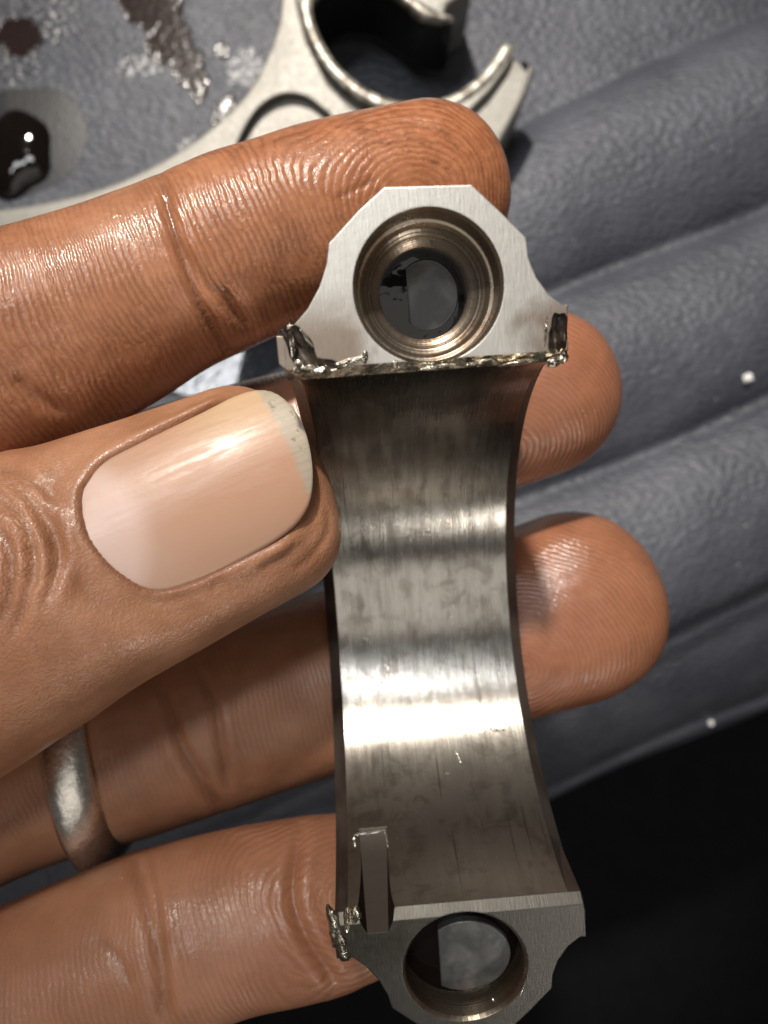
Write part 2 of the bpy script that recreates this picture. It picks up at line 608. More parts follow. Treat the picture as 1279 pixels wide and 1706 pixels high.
def mat_edge_shade():
    n = N('painted_edge_shade')
    co = n.coords()
    n.set(Base_Color=n.mix(n.noise(co, 0.8, 4), (0.010, 0.006, 0.004), (0.026, 0.015, 0.009)), Roughness=0.6, Normal=n.bump(n.noise(co, 1.5, 3), .1, .5))
    n.b.inputs['Specular IOR Level'].default_value = 0.12
    return n.m


M_EDGE_SHADE = mat_edge_shade()  # near-black for slot walls and right chamfer, shade put into the colour
def mat_slot():
    n = N('milled_steel')
    co = n.coords()
    X = xyz(n, co)
    f = n.noise(co, 0.9, 4, 0.6)
    base = n.mix(f, (0.44, 0.41, 0.37), (0.62, 0.59, 0.54))
    base = n.mix(n.ramp(X[2], -15.5, -6.0, 0.0, 0.92), base, (0.075, 0.055, 0.042))  # lit far end and darker near end of the slot floor, painted in
    n.set(Base_Color=base, Metallic=0.6, Roughness=0.42, Normal=n.bump(f, 0.06, 0.6))
    return n.m


M_SLOT = mat_slot()
M_STUB = mat_stub()
M_SKIN, M_NAIL = mat_skin(), mat_nail()
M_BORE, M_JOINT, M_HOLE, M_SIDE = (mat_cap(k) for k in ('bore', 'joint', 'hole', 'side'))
M_BURR, M_ROD, M_WET = mat_burr(), mat_rod(), mat_wet_bore()
M_LINER, M_OIL, M_FILM, M_RING, M_FLECK = mat_liner(), mat_oil(), mat_film(), mat_ring(), mat_fleck()

# ------------------------------------------------------------------ the liner (setting)
LINES = [541, 824, 1113, 1418, 1672]      # where the corrugation valleys run, photo px across the ridges
PXL = CAM_H / F_PX                        # mm per photo px on the liner


def liner_q(x, y):
    u, v = x / PXL + 639.5, -y / PXL + 853.0
    return 0.4 * u + 0.9165 * v


QT = np.arange(0, 2400, 2.0)
HT = np.zeros_like(QT)
for k, a_ in enumerate([10.5, 11.0, 10.5, 6.5]):
    a, b = LINES[k], LINES[k + 1]
    tt = np.clip((QT - a) / (b - a), 0, 1)
    HT += a_ * np.clip(1 - (2 * tt - 1) ** 2, 0, 1) ** .6 * ((QT > a) & (QT < b))
HT += np.exp(-((QT - 1700) / 24.0) ** 2) * 2.0 - 90.0 * sstep(1670, 1960, QT) ** 1.6  # lip and drop-off added so the lower right falls into black
HT -= 0.80 * PXL * np.where(QT > 1370, (QT - 1370) * sstep(1370, 1480, QT), 0)  # slope added to turn the lower liner away from the lamp
ker = np.exp(-np.linspace(-2.5, 2.5, 19) ** 2)
HT = np.convolve(np.pad(HT, 9, mode='edge'), ker / ker.sum(), mode='valid')


def liner_h(x, y):
    q = liner_q(x, y) + 7 * np.sin(0.08 * (0.9165 * x - 0.4 * y))
    u = x / PXL + 639.5
    full = np.interp(q, QT, HT)
    edge = np.where(q > 1300, full, 0)
    return edge + (full - edge) * sstep(430, 640, u + 0.25 * (q - 541))


nx, ny = 380, 460
gx = np.concatenate([[-900, -600, -400], np.linspace(-240, 240, nx), [400, 600, 900]])
gy = np.concatenate([[-900, -600, -400], np.linspace(-260, 260, ny), [400, 600, 900]])
GX, GY = np.meshgrid(gx, gy)
hz = liner_h(GX.ravel(), GY.ravel())
lv = np.stack([GX.ravel(), GY.ravel(), hz], 1)
nxx, nyy = len(gx), len(gy)
idx = np.arange(nxx * nyy).reshape(nyy, nxx)
lf = np.stack([idx[:-1, :-1].ravel(), idx[:-1, 1:].ravel(), idx[1:, 1:].ravel(), idx[1:, :-1].ravel()], 1)
qv = liner_q(lv[:, 0], lv[:, 1])
lf = lf[(qv[lf] < 1930).all(1)]
lme = mesh_from('ground_liner', lv, lf)


def blob(px, c, rx, ry, ang=0):
    a = math.radians(ang)
    dx, dy = px[:, 0] - c[0], px[:, 1] - c[1]
    x, y = dx * math.cos(a) + dy * math.sin(a), -dx * math.sin(a) + dy * math.cos(a)
    return np.exp(-((x / rx) ** 2 + (y / ry) ** 2))


lpx = np.stack([lv[:, 0] / PXL + 639.5, -lv[:, 1] / PXL + 853.0], 1)
stain = np.max([blob(lpx, c, rx, ry, a) for c, rx, ry, a in [
    ((250, 10), 70, 50, 20), ((285, 70), 50, 50, 40), ((315, 110), 35, 42, 0), ((330, 140), 20, 38, 0), ((230, -60), 90, 80, 0),
    ((375, 185), 22, 38, 25), ((30, 60), 50, 40, 0), ((370, 85), 16, 16, 0)]], 0)
wetv = np.max([blob(lpx, c, rx, ry, a) for c, rx, ry, a in [
    ((240, 108), 58, 26, -10), ((408, 112), 34, 42, 20), ((60, 30), 90, 50, 0), ((20, 110), 60, 40, 0), ((315, 240), 22, 14, -30),
    ((400, 590), 120, 60, -15)]], 0)
fattr(lme, 'stain', stain)
fattr(lme, 'wet', wetv)
link('ground', lme, [M_LINER], kind='structure', label='dark grey ribbed plastic liner with pebbled grain and oil stains')

fl = [(x, y, -420 + 3 * math.sin(x * .01) * math.cos(y * .013)) for y in np.linspace(-1500, 1500, 31) for x in np.linspace(-1500, 1500, 31)]  # black sheet added under the liner edge in place of shadow
ff = [(j * 31 + i, j * 31 + i + 1, (j + 1) * 31 + i + 1, (j + 1) * 31 + i) for j in range(30) for i in range(30)]
link('shadow_sheet', mesh_from('shadow_sheet', fl, ff), [M_SHADOW_SHEET], kind='structure', label='added black sheet far below the liner edge, standing in for shadow')

# ------------------------------------------------------------------ bearing cap
h_ = 11.0
T = P(711, 617, 53.0)
B = P(765, 1512, 61.3)
yv = (T - B) / np.linalg.norm(T - B)
av = np.array([1.0, 0.06, -0.022])
av = av - yv * (av @ yv)
av /= np.linalg.norm(av)
zv = np.cross(av, yv)            # towards the camera
CC = (T + B) / 2
R_B = np.linalg.norm(T - B) / 2
W_C, CH, T_R = 21.9, 1.25, 4.0
M_CAP = Matrix(((av[0], yv[0], zv[0], CC[0] * MM), (av[1], yv[1], zv[1], CC[1] * MM), (av[2], yv[2], zv[2], CC[2] * MM), (0, 0, 0, 1)))

outline_px = [(476, 634), (474, 560), (492, 538), (512, 515), (532, 478), (544, 440), (548, 405), (598, 350), (640, 312), (785, 308), (832, 352), (876, 396),
              (880, 430), (893, 462), (915, 492), (945, 513), (951, 560), (950, 608)]


def cap_xy(u, v):
    """photo px on the joint plane -> cap local (x, y)"""
    ray = np.array([(u - 639.5) / F_PX, -(v - 853.0) / F_PX, -1.0])
    cpos = np.array([0, 0, CAM_H])
    t = ((CC - cpos) @ zv) / (ray @ zv)
    p = cpos + ray * t - CC
    return p @ av, p @ yv


top_out = [cap_xy(u, v) for u, v in outline_px]
xs = [p[0] for p in top_out]
top_out = [(x, max(y, R_B) if i in (0, len(outline_px) - 1) else y) for i, (x, y) in enumerate(top_out)]
top_out[0] = (top_out[0][0], R_B)
top_out[-1] = (top_out[-1][0], R_B)
bot_out = [(x, -y) for x, y in top_out]
hc_x, hc_y = cap_xy(714, 478)
bh_x, bh_y = cap_xy(775, 1612)


def cap_bore(u, v):
    """photo px -> cap local point on the bore"""
    o, ray = np.array([0, 0, CAM_H]) - CC, np.array([(u - 639.5) / F_PX, -(v - 853.0) / F_PX, -1.0])
    qa = (ray @ yv) ** 2 + (ray @ zv) ** 2
    qb = 2 * ((o @ yv) * (ray @ yv) + (o @ zv) * (ray @ zv))
    qc = (o @ yv) ** 2 + (o @ zv) ** 2 - R_B ** 2
    p = o + ray * ((-qb + math.sqrt(qb * qb - 4 * qa * qc)) / (2 * qa))
    return np.array([p @ av, p @ yv, p @ zv])


def ring_mesh():
    prof = [(-W_C / 2 + CH, R_B), (W_C / 2 - CH, R_B), (W_C / 2, R_B + CH), (W_C / 2, R_B + T_R), (-W_C / 2, R_B + T_R), (-W_C / 2, R_B + CH)]
    n, m = 97, len(prof)
    v, f = [], []
    e = 0.0012
    for k in range(n):
        a = (math.pi / 2 - e) * (1 - 2 * k / (n - 1))
        for x, r in prof:
            v.append((x, r * math.sin(a), -r * math.cos(a)))
    for k in range(n - 1):
        for j in range(m):
            f.append((k * m + j, k * m + (j + 1) % m, (k + 1) * m + (j + 1) % m, (k + 1) * m + j))
    f.append(tuple(range(m)))
    f.append(tuple((n - 1) * m + j for j in range(m - 1, -1, -1)))
    return mesh_from('ring', v, f, smooth=False, scale=1.0)


BOSS = 11.5
HR = 5.3
ops = [(prism('boss', top_out, 0.0, -BOSS), 'UNION'), (prism('boss', bot_out, 0.0, -BOSS), 'UNION')]
for (hx, hy) in ((hc_x, hc_y),):
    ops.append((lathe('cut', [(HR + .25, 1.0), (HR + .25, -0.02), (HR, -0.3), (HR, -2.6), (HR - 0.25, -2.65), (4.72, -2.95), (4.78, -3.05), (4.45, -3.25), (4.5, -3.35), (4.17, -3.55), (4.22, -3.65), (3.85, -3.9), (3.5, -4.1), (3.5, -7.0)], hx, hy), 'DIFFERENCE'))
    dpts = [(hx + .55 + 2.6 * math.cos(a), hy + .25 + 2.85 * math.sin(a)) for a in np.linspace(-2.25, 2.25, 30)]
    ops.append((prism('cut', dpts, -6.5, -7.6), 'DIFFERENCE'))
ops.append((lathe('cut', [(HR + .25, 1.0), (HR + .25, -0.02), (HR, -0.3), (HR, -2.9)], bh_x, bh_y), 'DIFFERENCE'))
# bevel of the joint edges, bearing tang slot, dents on the upper face
for sgn in (1, -1):
    w = [(R_B + 0.75 + .5, 0.5), (R_B - .5, -1.25), (R_B - .5, 0.5)]
    n3 = 3
    v = [(-15, sgn * y, z) for y, z in w] + [(15, sgn * y, z) for y, z in w]
    f = [(0, 1, 2), (5, 4, 3)] + [(i, (i + 1) % 3, 3 + (i + 1) % 3, 3 + i) for i in range(3)]
    ops.append((mesh_from('cut', v, f, smooth=False, scale=1.0), 'DIFFERENCE'))


def boxm(c, d, ang=0.0, axis='X'):
    bm = bmesh.new()
    bmesh.ops.create_cube(bm, size=1.0)
    bmesh.ops.scale(bm, vec=d, verts=bm.verts)
    bmesh.ops.rotate(bm, cent=(0, 0, 0), matrix=Matrix.Rotation(ang, 3, axis), verts=bm.verts)
    bmesh.ops.translate(bm, vec=c, verts=bm.verts)
    me = bpy.data.meshes.new('cut')
    bm.to_mesh(me)
    bm.free()
    return me


SLOT_X = cap_xy(629, 1550)[0]
def slot_mesh():
    e = cap_bore(612, 1389)
    y0, y1, z1 = -R_B - 1.75, e[1], e[2]
    g_ = (y1 - y0) / -z1
    v = []
    for z, wf, wt in ((1.5, 0.85, 2.1), (z1 - 0.5, 1.35, 2.3)):
        yf = y0 + g_ * -z
        v += [(SLOT_X - wf, yf, z), (SLOT_X + wf, yf, z), (SLOT_X + wt, yf + 2.6, z), (SLOT_X - wt, yf + 2.6, z)]
    f = [(0, 1, 2, 3), (7, 6, 5, 4)] + [(i, (i + 1) % 4, 4 + (i + 1) % 4, 4 + i) for i in range(4)]
    return mesh_from('cut', v, f, smooth=False, scale=1.0)


ops.append((slot_mesh(), 'DIFFERENCE'))
dl = cap_xy(500, 585)
dr = cap_xy(938, 562)


def scoop(c, d, ang=0.0):
    bm = bmesh.new()
    bmesh.ops.create_icosphere(bm, subdivisions=3, radius=1.0)
    for vv in bm.verts:
        vv.co *= 1 + 0.10 * math.sin(5 * vv.co.x + 3 * vv.co.y + 2) + 0.06 * math.sin(9 * vv.co.y)
    bmesh.ops.scale(bm, vec=d, verts=bm.verts)
    bmesh.ops.rotate(bm, cent=(0, 0, 0), matrix=Matrix.Rotation(ang, 3, 'Z'), verts=bm.verts)
    bmesh.ops.translate(bm, vec=c, verts=bm.verts)
    me = bpy.data.meshes.new('cut')
    bm.to_mesh(me)
    bm.free()
    return me


dl = cap_xy(503, 588)
for (u_, v_, d_, a_) in [(466, 640, (1.1, 1.0, 1.6), .3), (462, 540, (.7, 1.0, 2.0), .2), (958, 618, (.9, .8, 1.4), -.3), (958, 512, (.5, .8, 1.6), 0)]:
    q_ = cap_xy(u_, v_)
    ops.append((scoop((q_[0], q_[1], -.2), d_, a_), 'DIFFERENCE'))
ops.append((scoop((dl[0], dl[1], 0.15), (0.95, 2.1, 1.1), math.radians(24)), 'DIFFERENCE'))
ops.append((scoop((dl[0] + 1.3, dl[1] - 1.2, 0.2), (1.6, 0.75, 0.7), math.radians(-12)), 'DIFFERENCE'))
ops.append((scoop((dr[0] - .35, dr[1] + .1, 0.25), (0.75, 1.75, 1.2), math.radians(-5)), 'DIFFERENCE'))
ops.append((scoop((dr[0] + .75, dr[1], -0.3), (0.5, 2.4, 0.8), math.radians(2)), 'DIFFERENCE'))
cap_me = boolean(ring_mesh(), ops)
# sort the faces to their materials
for m in (M_SIDE, M_BORE, M_JOINT, M_HOLE, M_BURR, M_OIL, M_EDGE_SHADE, M_STUB, M_SLOT):
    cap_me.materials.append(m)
for p in cap_me.polygons:
    c, nn = p.center, p.normal
    r = math.hypot(c.y, c.z)
    mi = 0
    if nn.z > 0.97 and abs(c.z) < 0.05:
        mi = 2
    else:
        rad = Vector((0, c.y, c.z)).normalized()
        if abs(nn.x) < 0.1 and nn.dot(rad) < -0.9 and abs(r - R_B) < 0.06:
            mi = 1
        elif abs(abs(c.y) - R_B) < 1.0 and c.z > -1.0 and abs(abs(nn.y) - abs(nn.z)) < 0.3:
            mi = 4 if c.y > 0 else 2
        elif abs(c.z + 2.9) < 0.05 and c.y < 0 and abs(nn.z) > .9:
            mi = 5
        else:
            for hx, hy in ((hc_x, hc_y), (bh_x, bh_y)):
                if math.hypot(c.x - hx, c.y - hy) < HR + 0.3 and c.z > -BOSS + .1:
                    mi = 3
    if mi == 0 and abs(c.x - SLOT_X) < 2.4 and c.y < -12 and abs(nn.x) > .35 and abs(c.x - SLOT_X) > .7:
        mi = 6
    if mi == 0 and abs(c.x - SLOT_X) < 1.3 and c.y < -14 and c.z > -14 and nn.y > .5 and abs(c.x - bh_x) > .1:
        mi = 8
    if mi == 0 and c.x > W_C / 2 - CH - .05 and nn.x < -.3 and abs(r - R_B) < CH + .2:
        mi = 6
    if abs(c.z + 7.0) < .05 and c.y > 0 and abs(nn.z) > .9:
        mi = 5
    if abs(c.z + 7.6) < .05 and c.y > 0 and abs(nn.z) > .9:
        mi = 7
    p.material_index = mi
    p.use_smooth = mi in (1, 3) and len(p.vertices) == 4
lnorm = [None] * len(cap_me.loops)
for p in cap_me.polygons:
    for li in p.loop_indices:
        co_ = cap_me.vertices[cap_me.loops[li].vertex_index].co
        nn = p.normal.copy()
        if p.material_index == 1 and math.hypot(p.center.y, p.center.z) < R_B + 0.3 and abs(nn.x) < .1:
            nn = Vector((0, -co_.y, -co_.z)).normalized()
        elif p.material_index == 3 and abs(nn.z) < 0.25:
            for hx, hy in ((hc_x, hc_y), (bh_x, bh_y)):
                if math.hypot(co_.x - hx, co_.y - hy) < HR + 0.4:
                    nn = Vector((hx - co_.x, hy - co_.y, 0)).normalized()
        lnorm[li] = nn
cap_me.polygons.foreach_set('use_smooth', [True] * len(cap_me.polygons))
cap_me.normals_split_custom_set(lnorm)
cap_me.transform(Matrix.Scale(MM, 4))
cap = bpy.data.objects.new('bearing_cap', None)
COL.objects.link(cap)
cap.matrix_world = M_CAP
cap.empty_display_size = 0.01
cap['label'] = 'scored steel bearing cap held upright by the hand, torn at its upper joint face'
cap['category'] = 'bearing cap'
cap_me.name = 'cap_body'
body = link('cap_body', cap_me, (), cap)


def crumb_mesh(name, a, b, w, hgt, n=13, rough=0.5, seed=0, z=0.0):
    """a torn lip of metal running from a to b in cap coordinates"""
    r = np.random.default_rng(seed)
    a, b = np.array([*a, z]), np.array([*b, z])
    d = (b - a)
    L = np.linalg.norm(d)
    d /= L
    side = np.array([-d[1], d[0], 0])
    up = np.array([0, 0, 1.0])
    m = 8
    v, f = [], []
    for i in range(n):
        t = i / (n - 1)
        env = (min(1, 6 * t, 6 * (1 - t))) ** 0.6 + 0.02
        env *= 0.45 + 0.75 * r.random()
        off = side * (r.normal() * rough * w * 0.35) + up * (r.normal() * hgt * 0.12)
        for j in range(m):
            th = 2 * math.pi * j / m
            k = 1 + rough * (r.random() - 0.5)
            v.append(a + d * (L * t + r.normal() * L / n * 0.2) + off + side * math.cos(th) * w * env * k + up * math.sin(th) * hgt * env * k)
    for i in range(n - 1):
        for j in range(m):
            f.append((i * m + j, i * m + (j + 1) % m, (i + 1) * m + (j + 1) % m, (i + 1) * m + j))
    f.append(tuple(range(m)))
    f.append(tuple((n - 1) * m + j for j in range(m)))
    return mesh_from(name, v, f, smooth=True)


def torn_lump(u, v, sx, sy, sz, ang, seed, z=0.0, amp=.45, mat=None):
    """a smeared, torn bit of metal standing on the joint face"""
    bm = bmesh.new()
    bmesh.ops.create_icosphere(bm, subdivisions=3, radius=1.0)
    co = np.array([vv.co[:] for vv in bm.verts])
    d = 1 + amp * wob(co, 2.6, seed) + amp * .5 * wob(co, 6.0, seed + 1)
    for vv, k in zip(bm.verts, d):
        vv.co *= max(k, .25)
    bmesh.ops.scale(bm, vec=(sx, sy, sz), verts=bm.verts)
    bmesh.ops.rotate(bm, cent=(0, 0, 0), matrix=Matrix.Rotation(ang, 3, 'Z'), verts=bm.verts)
    x, y = cap_xy(u, v)
    bmesh.ops.translate(bm, vec=(x, y, z), verts=bm.verts)
    bmesh.ops.scale(bm, vec=(MM, MM, MM), verts=bm.verts)
    me = bpy.data.meshes.new('burr_glint')
    bm.to_mesh(me)
    bm.free()
    link('burr_glint', me, [mat or M_BURR], cap)


for k, a_ in enumerate([(583, 602, 1.05, .22, .18, .32, 0.0), (606, 596, .25, .30, .25, .2, .0), (524, 614, 1.1, .30, .30, .02, -.30), (660, 608, .22, .42, .2, .1, -.05),
                        (486, 572, .30, 1.3, .4, .0, -.35), (492, 610, .55, .55, .5, .2, -.4), (508, 560, .10, .8, .10, .55, .0), (735, 609, 1.1, .18, .18, .03, -.2),
                        (797, 603, .85, .22, .22, .03, -.03), (870, 603, 1.2, .2, .25, .05, -.2), (925, 602, .7, .32, .3, .1, -.25), (908, 560, .10, 1.0, .12, -.1, .0), (940, 596, .4, .4, .5, .1, -.4)]):
    torn_lump(a_[0], a_[1], a_[2], a_[3], a_[4], a_[5], 300 + 3 * k, a_[6])
for k, a_ in enumerate([(556, 1552, .55, 1.9, .6, .05, -.25), (568, 1572, .60, 1.4, .55, .1, -.2), (578, 1545, .40, 1.1, .5, -.1, -.35), (590, 1535, .6, 1.2, .5, -.2, -.5), (573, 1592, .6, .6, .5, .0, -.25)]):
    torn_lump(a_[0], a_[1], a_[2], a_[3], a_[4], a_[5], 400 + 3 * k, a_[6], .38)


def scrap(name, pts, w, seed, mat):
    r = np.random.default_rng(seed)
    P3 = smooth_path(np.array([cap_bore(*p) for p in pts]), 5)
    v, f, m = [], [], 6
    for i, p in enumerate(P3):
        t = i / (len(P3) - 1)
        ww = w * (0.25 + min(1, 5 * t, 5 * (1 - t))) * (0.55 + 0.8 * r.random())
        inn = np.array([0, -p[1], -p[2]]) / math.hypot(p[1], p[2])
        d = np.gradient(P3, axis=0)[i]
        d /= np.linalg.norm(d)
        sd_ = np.cross(inn, d)
        for j in range(m):
            b = 2 * math.pi * j / m
            v.append(p + sd_ * math.cos(b) * ww + inn * math.sin(b) * ww * 0.6)
    for i in range(len(P3) - 1):
        for j in range(m):
            f.append((i * m + j, i * m + (j + 1) % m, (i + 1) * m + (j + 1) % m, (i + 1) * m + j))
    f.append(tuple(range(m)))
    f.append(tuple((len(P3) - 1) * m + j for j in range(m)))
    link(name, mesh_from(name, v, f, smooth=False), [mat], cap)


M_BRIGHT = M_RING
for k, a_ in enumerate([(828, 1698, .35, 1.1, .3, .2, -1.2), (866, 1655, .14, .8, .2, -.5, -.1)]):  # bright lumps added as glints on the wall of the lower hole
    torn_lump(a_[0], a_[1], a_[2], a_[3], a_[4], a_[5], 500 + 3 * k, a_[6], .3, M_BRIGHT)
scrap('burr_glint', [(589, 1391), (602, 1388), (622, 1386), (640, 1382)], .15, 3, M_BRIGHT)
scrap('burr_glint', [(589, 1392), (590, 1404), (592, 1412)], .11, 4, M_BRIGHT)
scrap('burr_glint', [(641, 1383), (644, 1398), (646, 1412)], .11, 5, M_BRIGHT)
scrap('sliver', [(627, 1142), (637, 1134), (645, 1124), (646, 1112), (640, 1108)], .13, 6, M_BRIGHT)
scrap('sliver', [(800, 1219), (815, 1214), (832, 1218), (842, 1215)], .14, 7, M_BRIGHT)
scrap('sliver', [(757, 1250), (762, 1258), (768, 1272)], .10, 8, M_BRIGHT)

# stub with one flat side standing in the lower bolt hole
pcx, pcy = cap_xy(782, 1626)
dp = [(pcx + 4.1 * math.cos(a), pcy + 3.6 * math.sin(a)) for a in np.linspace(-2.2, 2.2, 30)]
dp = [(max(x, pcx - 3.3), y) for x, y in dp]
pm = prism('hole_plug', dp, -3.2, -2.2)
pm.transform(Matrix.Scale(MM, 4))
link('hole_plug', pm, [M_STUB], cap)

# ------------------------------------------------------------------ hand
FINGERS = {}


def finger(name, st, roll=0.0, ptip=2.0, n=40, tip_len=1.0, expo=2.15):
    """st rows: u, v, depth, half width px, thickness ratio.  Returns a closed tube mesh (mm) and keeps the frames."""
    rows = []
    for u, v, d, hw, tk in st:
        c = P(u, v, d)
        rows.append([*c, hw * d / F_PX, tk])
    pth = smooth_path(rows, 14)
    c, r, tk = pth[:, :3], pth[:, 3], pth[:, 4]
    # tip
    tdir = c[-1] - c[-3]
    tdir /= np.linalg.norm(tdir)
    xs_ = np.sin(np.linspace(0, math.pi / 2, 15))[1:]
    rl = r[-1] * tip_len
    tc = np.array([c[-1] + tdir * rl * x for x in xs_])
    tr = np.array([r[-1] * max(1 - x ** ptip, 0.0004) ** (1 / ptip) for x in xs_])
    c = np.vstack([c, tc])
    r = np.concatenate([r, tr])
    tk = np.concatenate([tk, np.full(len(xs_), tk[-1])])
    t = np.gradient(c, axis=0)
    t /= np.linalg.norm(t, axis=1)[:, None]
    view = np.array([0, 0, CAM_H]) - c
    view /= np.linalg.norm(view, axis=1)[:, None]
    L = np.cross(view, t)
    L /= np.linalg.norm(L, axis=1)[:, None]
    Nn = np.cross(t, L)
    if roll:
        cr, sr = math.cos(roll), math.sin(roll)
        L, Nn = L * cr - Nn * sr, Nn * cr + L * sr
    th = np.linspace(0, 2 * math.pi, n, endpoint=False)
    ct, s_ = np.cos(th), np.sin(th)
    ct = np.sign(ct) * np.abs(ct) ** (2 / expo)
    s_ = np.sign(s_) * np.abs(s_) ** (2 / expo)
    v = c[:, None, :] + r[:, None, None] * (ct[None, :, None] * L[:, None, :] + (tk[:, None] * s_[None, :])[:, :, None] * Nn[:, None, :])
    m = len(c)
    v = v.reshape(-1, 3)
    f = []
    for i in range(m - 1):
        for j in range(n):
            f.append((i * n + j, i * n + (j + 1) % n, (i + 1) * n + (j + 1) % n, (i + 1) * n + j))
    f.append(tuple(range(n)))
    f.append(tuple((m - 1) * n + j for j in range(n)))
    s = np.concatenate([[0], np.cumsum(np.linalg.norm(np.diff(c, axis=0), axis=1))])
    i0 = m - 15
    FINGERS[name] = dict(c=c, r=np.maximum(r, 0.3), tk=tk, t=t, L=L, N=Nn, s=s - s[i0], body=i0)
    return v, f


parts = [
    finger('index', [(-420, 735, 66, 192, .82), (-200, 676, 66, 184, .82), (0, 590, 67, 180, .82), (150, 532, 68.5, 168, .84), (290, 464, 69.5, 152, .84), (440, 402, 71, 150, .84),
                     (580, 357, 72.5, 147, .82), (705, 325, 74, 140, .80)], ptip=2.1, tip_len=1.07),
    finger('middle', [(-420, 1060, 88, 160, .85), (-150, 960, 86, 158, .85), (100, 880, 84, 152, .85), (350, 805, 83, 146, .85), (600, 735, 84, 142, .84), (780, 690, 84, 140, .82), (888, 658, 84, 139, .80)], ptip=2.1, tip_len=1.03),
    finger('ring', [(-420, 1440, 86, 160, .85), (-150, 1362, 86, 158, .85), (90, 1276, 87, 148, .85), (240, 1232, 88, 150, .85), (360, 1190, 89, 150, .85), (520, 1142, 91, 146, .84), (750, 1072, 93, 150, .78), (945, 1011, 93, 157, .74)], ptip=2.2, tip_len=1.0),
    finger('little', [(-420, 1760, 76, 165, .85), (-150, 1732, 76, 158, .85), (60, 1650, 76, 146, .85), (250, 1574, 76, 146, .85), (400, 1530, 76.5, 140, .85), (520, 1505, 77, 136, .82), (580, 1490, 78, 128, .80)], ptip=2.1, tip_len=1.0),
    finger('thumb', [(-480, 1330, 66, 245, .85), (-250, 1170, 64, 245, .85), (-80, 1055, 62, 246, .84), (50, 985, 61, 236, .80), (170, 932, 61, 214, .74), (330, 862, 62, 196, .66), (400, 830, 63, 190, .60)],
           roll=math.radians(11), ptip=2.7, tip_len=.77),
]
# palm mass beyond the frame, on the far side of the fingers' roots
pv, pf = [], []
u_ = np.linspace(0, math.pi, 25)
w_ = np.linspace(0, 2 * math.pi, 40, endpoint=False)
pc = P(-720, 1150, 82)
for a in u_:
    for b in w_:
        e = lambda q, p: np.sign(q) * abs(q) ** p
        pv.append((pc[0] + 26 * e(math.cos(a), .6), pc[1] + 44 * e(math.sin(a), .6) * e(math.cos(b), .7) + .0, pc[2] + 15 * e(math.sin(a), .6) * e(math.sin(b), .8)))
for i in range(24):
    for j in range(40):
        pf.append((i * 40 + j, i * 40 + (j + 1) % 40, (i + 1) * 40 + (j + 1) % 40, (i + 1) * 40 + j))
parts.append((np.array(pv), pf))
allv, allf, off = [], [], 0
for v, f in parts:
    allv.append(np.asarray(v))
    allf += [tuple(i + off for i in q) for q in f]
    off += len(v)
hm = mesh_from('hand_raw', np.vstack(allv), allf, smooth=False, scale=1.0)
ho = tmp_obj(hm)
md = ho.modifiers.new('r', 'REMESH')
md.mode = 'VOXEL'
md.voxel_size = 0.33
sm = ho.modifiers.new('s', 'SMOOTH')
sm.factor = 0.5
sm.iterations = 12
hand_me = apply_mods(ho)
bpy.data.objects.remove(ho)
hco, hno = get_co(hand_me), get_no(hand_me)
NV = len(hco)


def local(fn, pts):
    """nearest frame on a finger: arc length s, lateral w (mm), height n (mm), radius, normalised distance"""
    F = FINGERS[fn]
    d2 = ((pts[:, None, :] - F['c'][None, ::2, :]) ** 2).sum(2)
    k = np.minimum(d2.argmin(1) * 2, len(F['c']) - 1)
    k = np.minimum(k, F['body'])
    rel = pts - F['c'][k]
    ds = (rel * F['t'][k]).sum(1)
    w = (rel * F['L'][k]).sum(1)
    nn = (rel * F['N'][k]).sum(1)
    r = F['r'][k]
    past = np.where(k >= F['body'], np.maximum(ds, 0), 0)
    nd = np.sqrt((w / r) ** 2 + (nn / (r * F['tk'][k])) ** 2 + (past / r) ** 2)
    return F['s'][k] + ds, w, nn, r, nd, k


best = np.full(NV, 9.0)
fid = np.zeros(NV, int)
names = ['index', 'middle', 'ring', 'little', 'thumb']
LOC = {}
for i, fn in enumerate(names):
    q = local(fn, hco)
    LOC[fn] = q
    m = q[4] < best
    best = np.where(m, q[4], best)
    fid = np.where(m, i, fid)

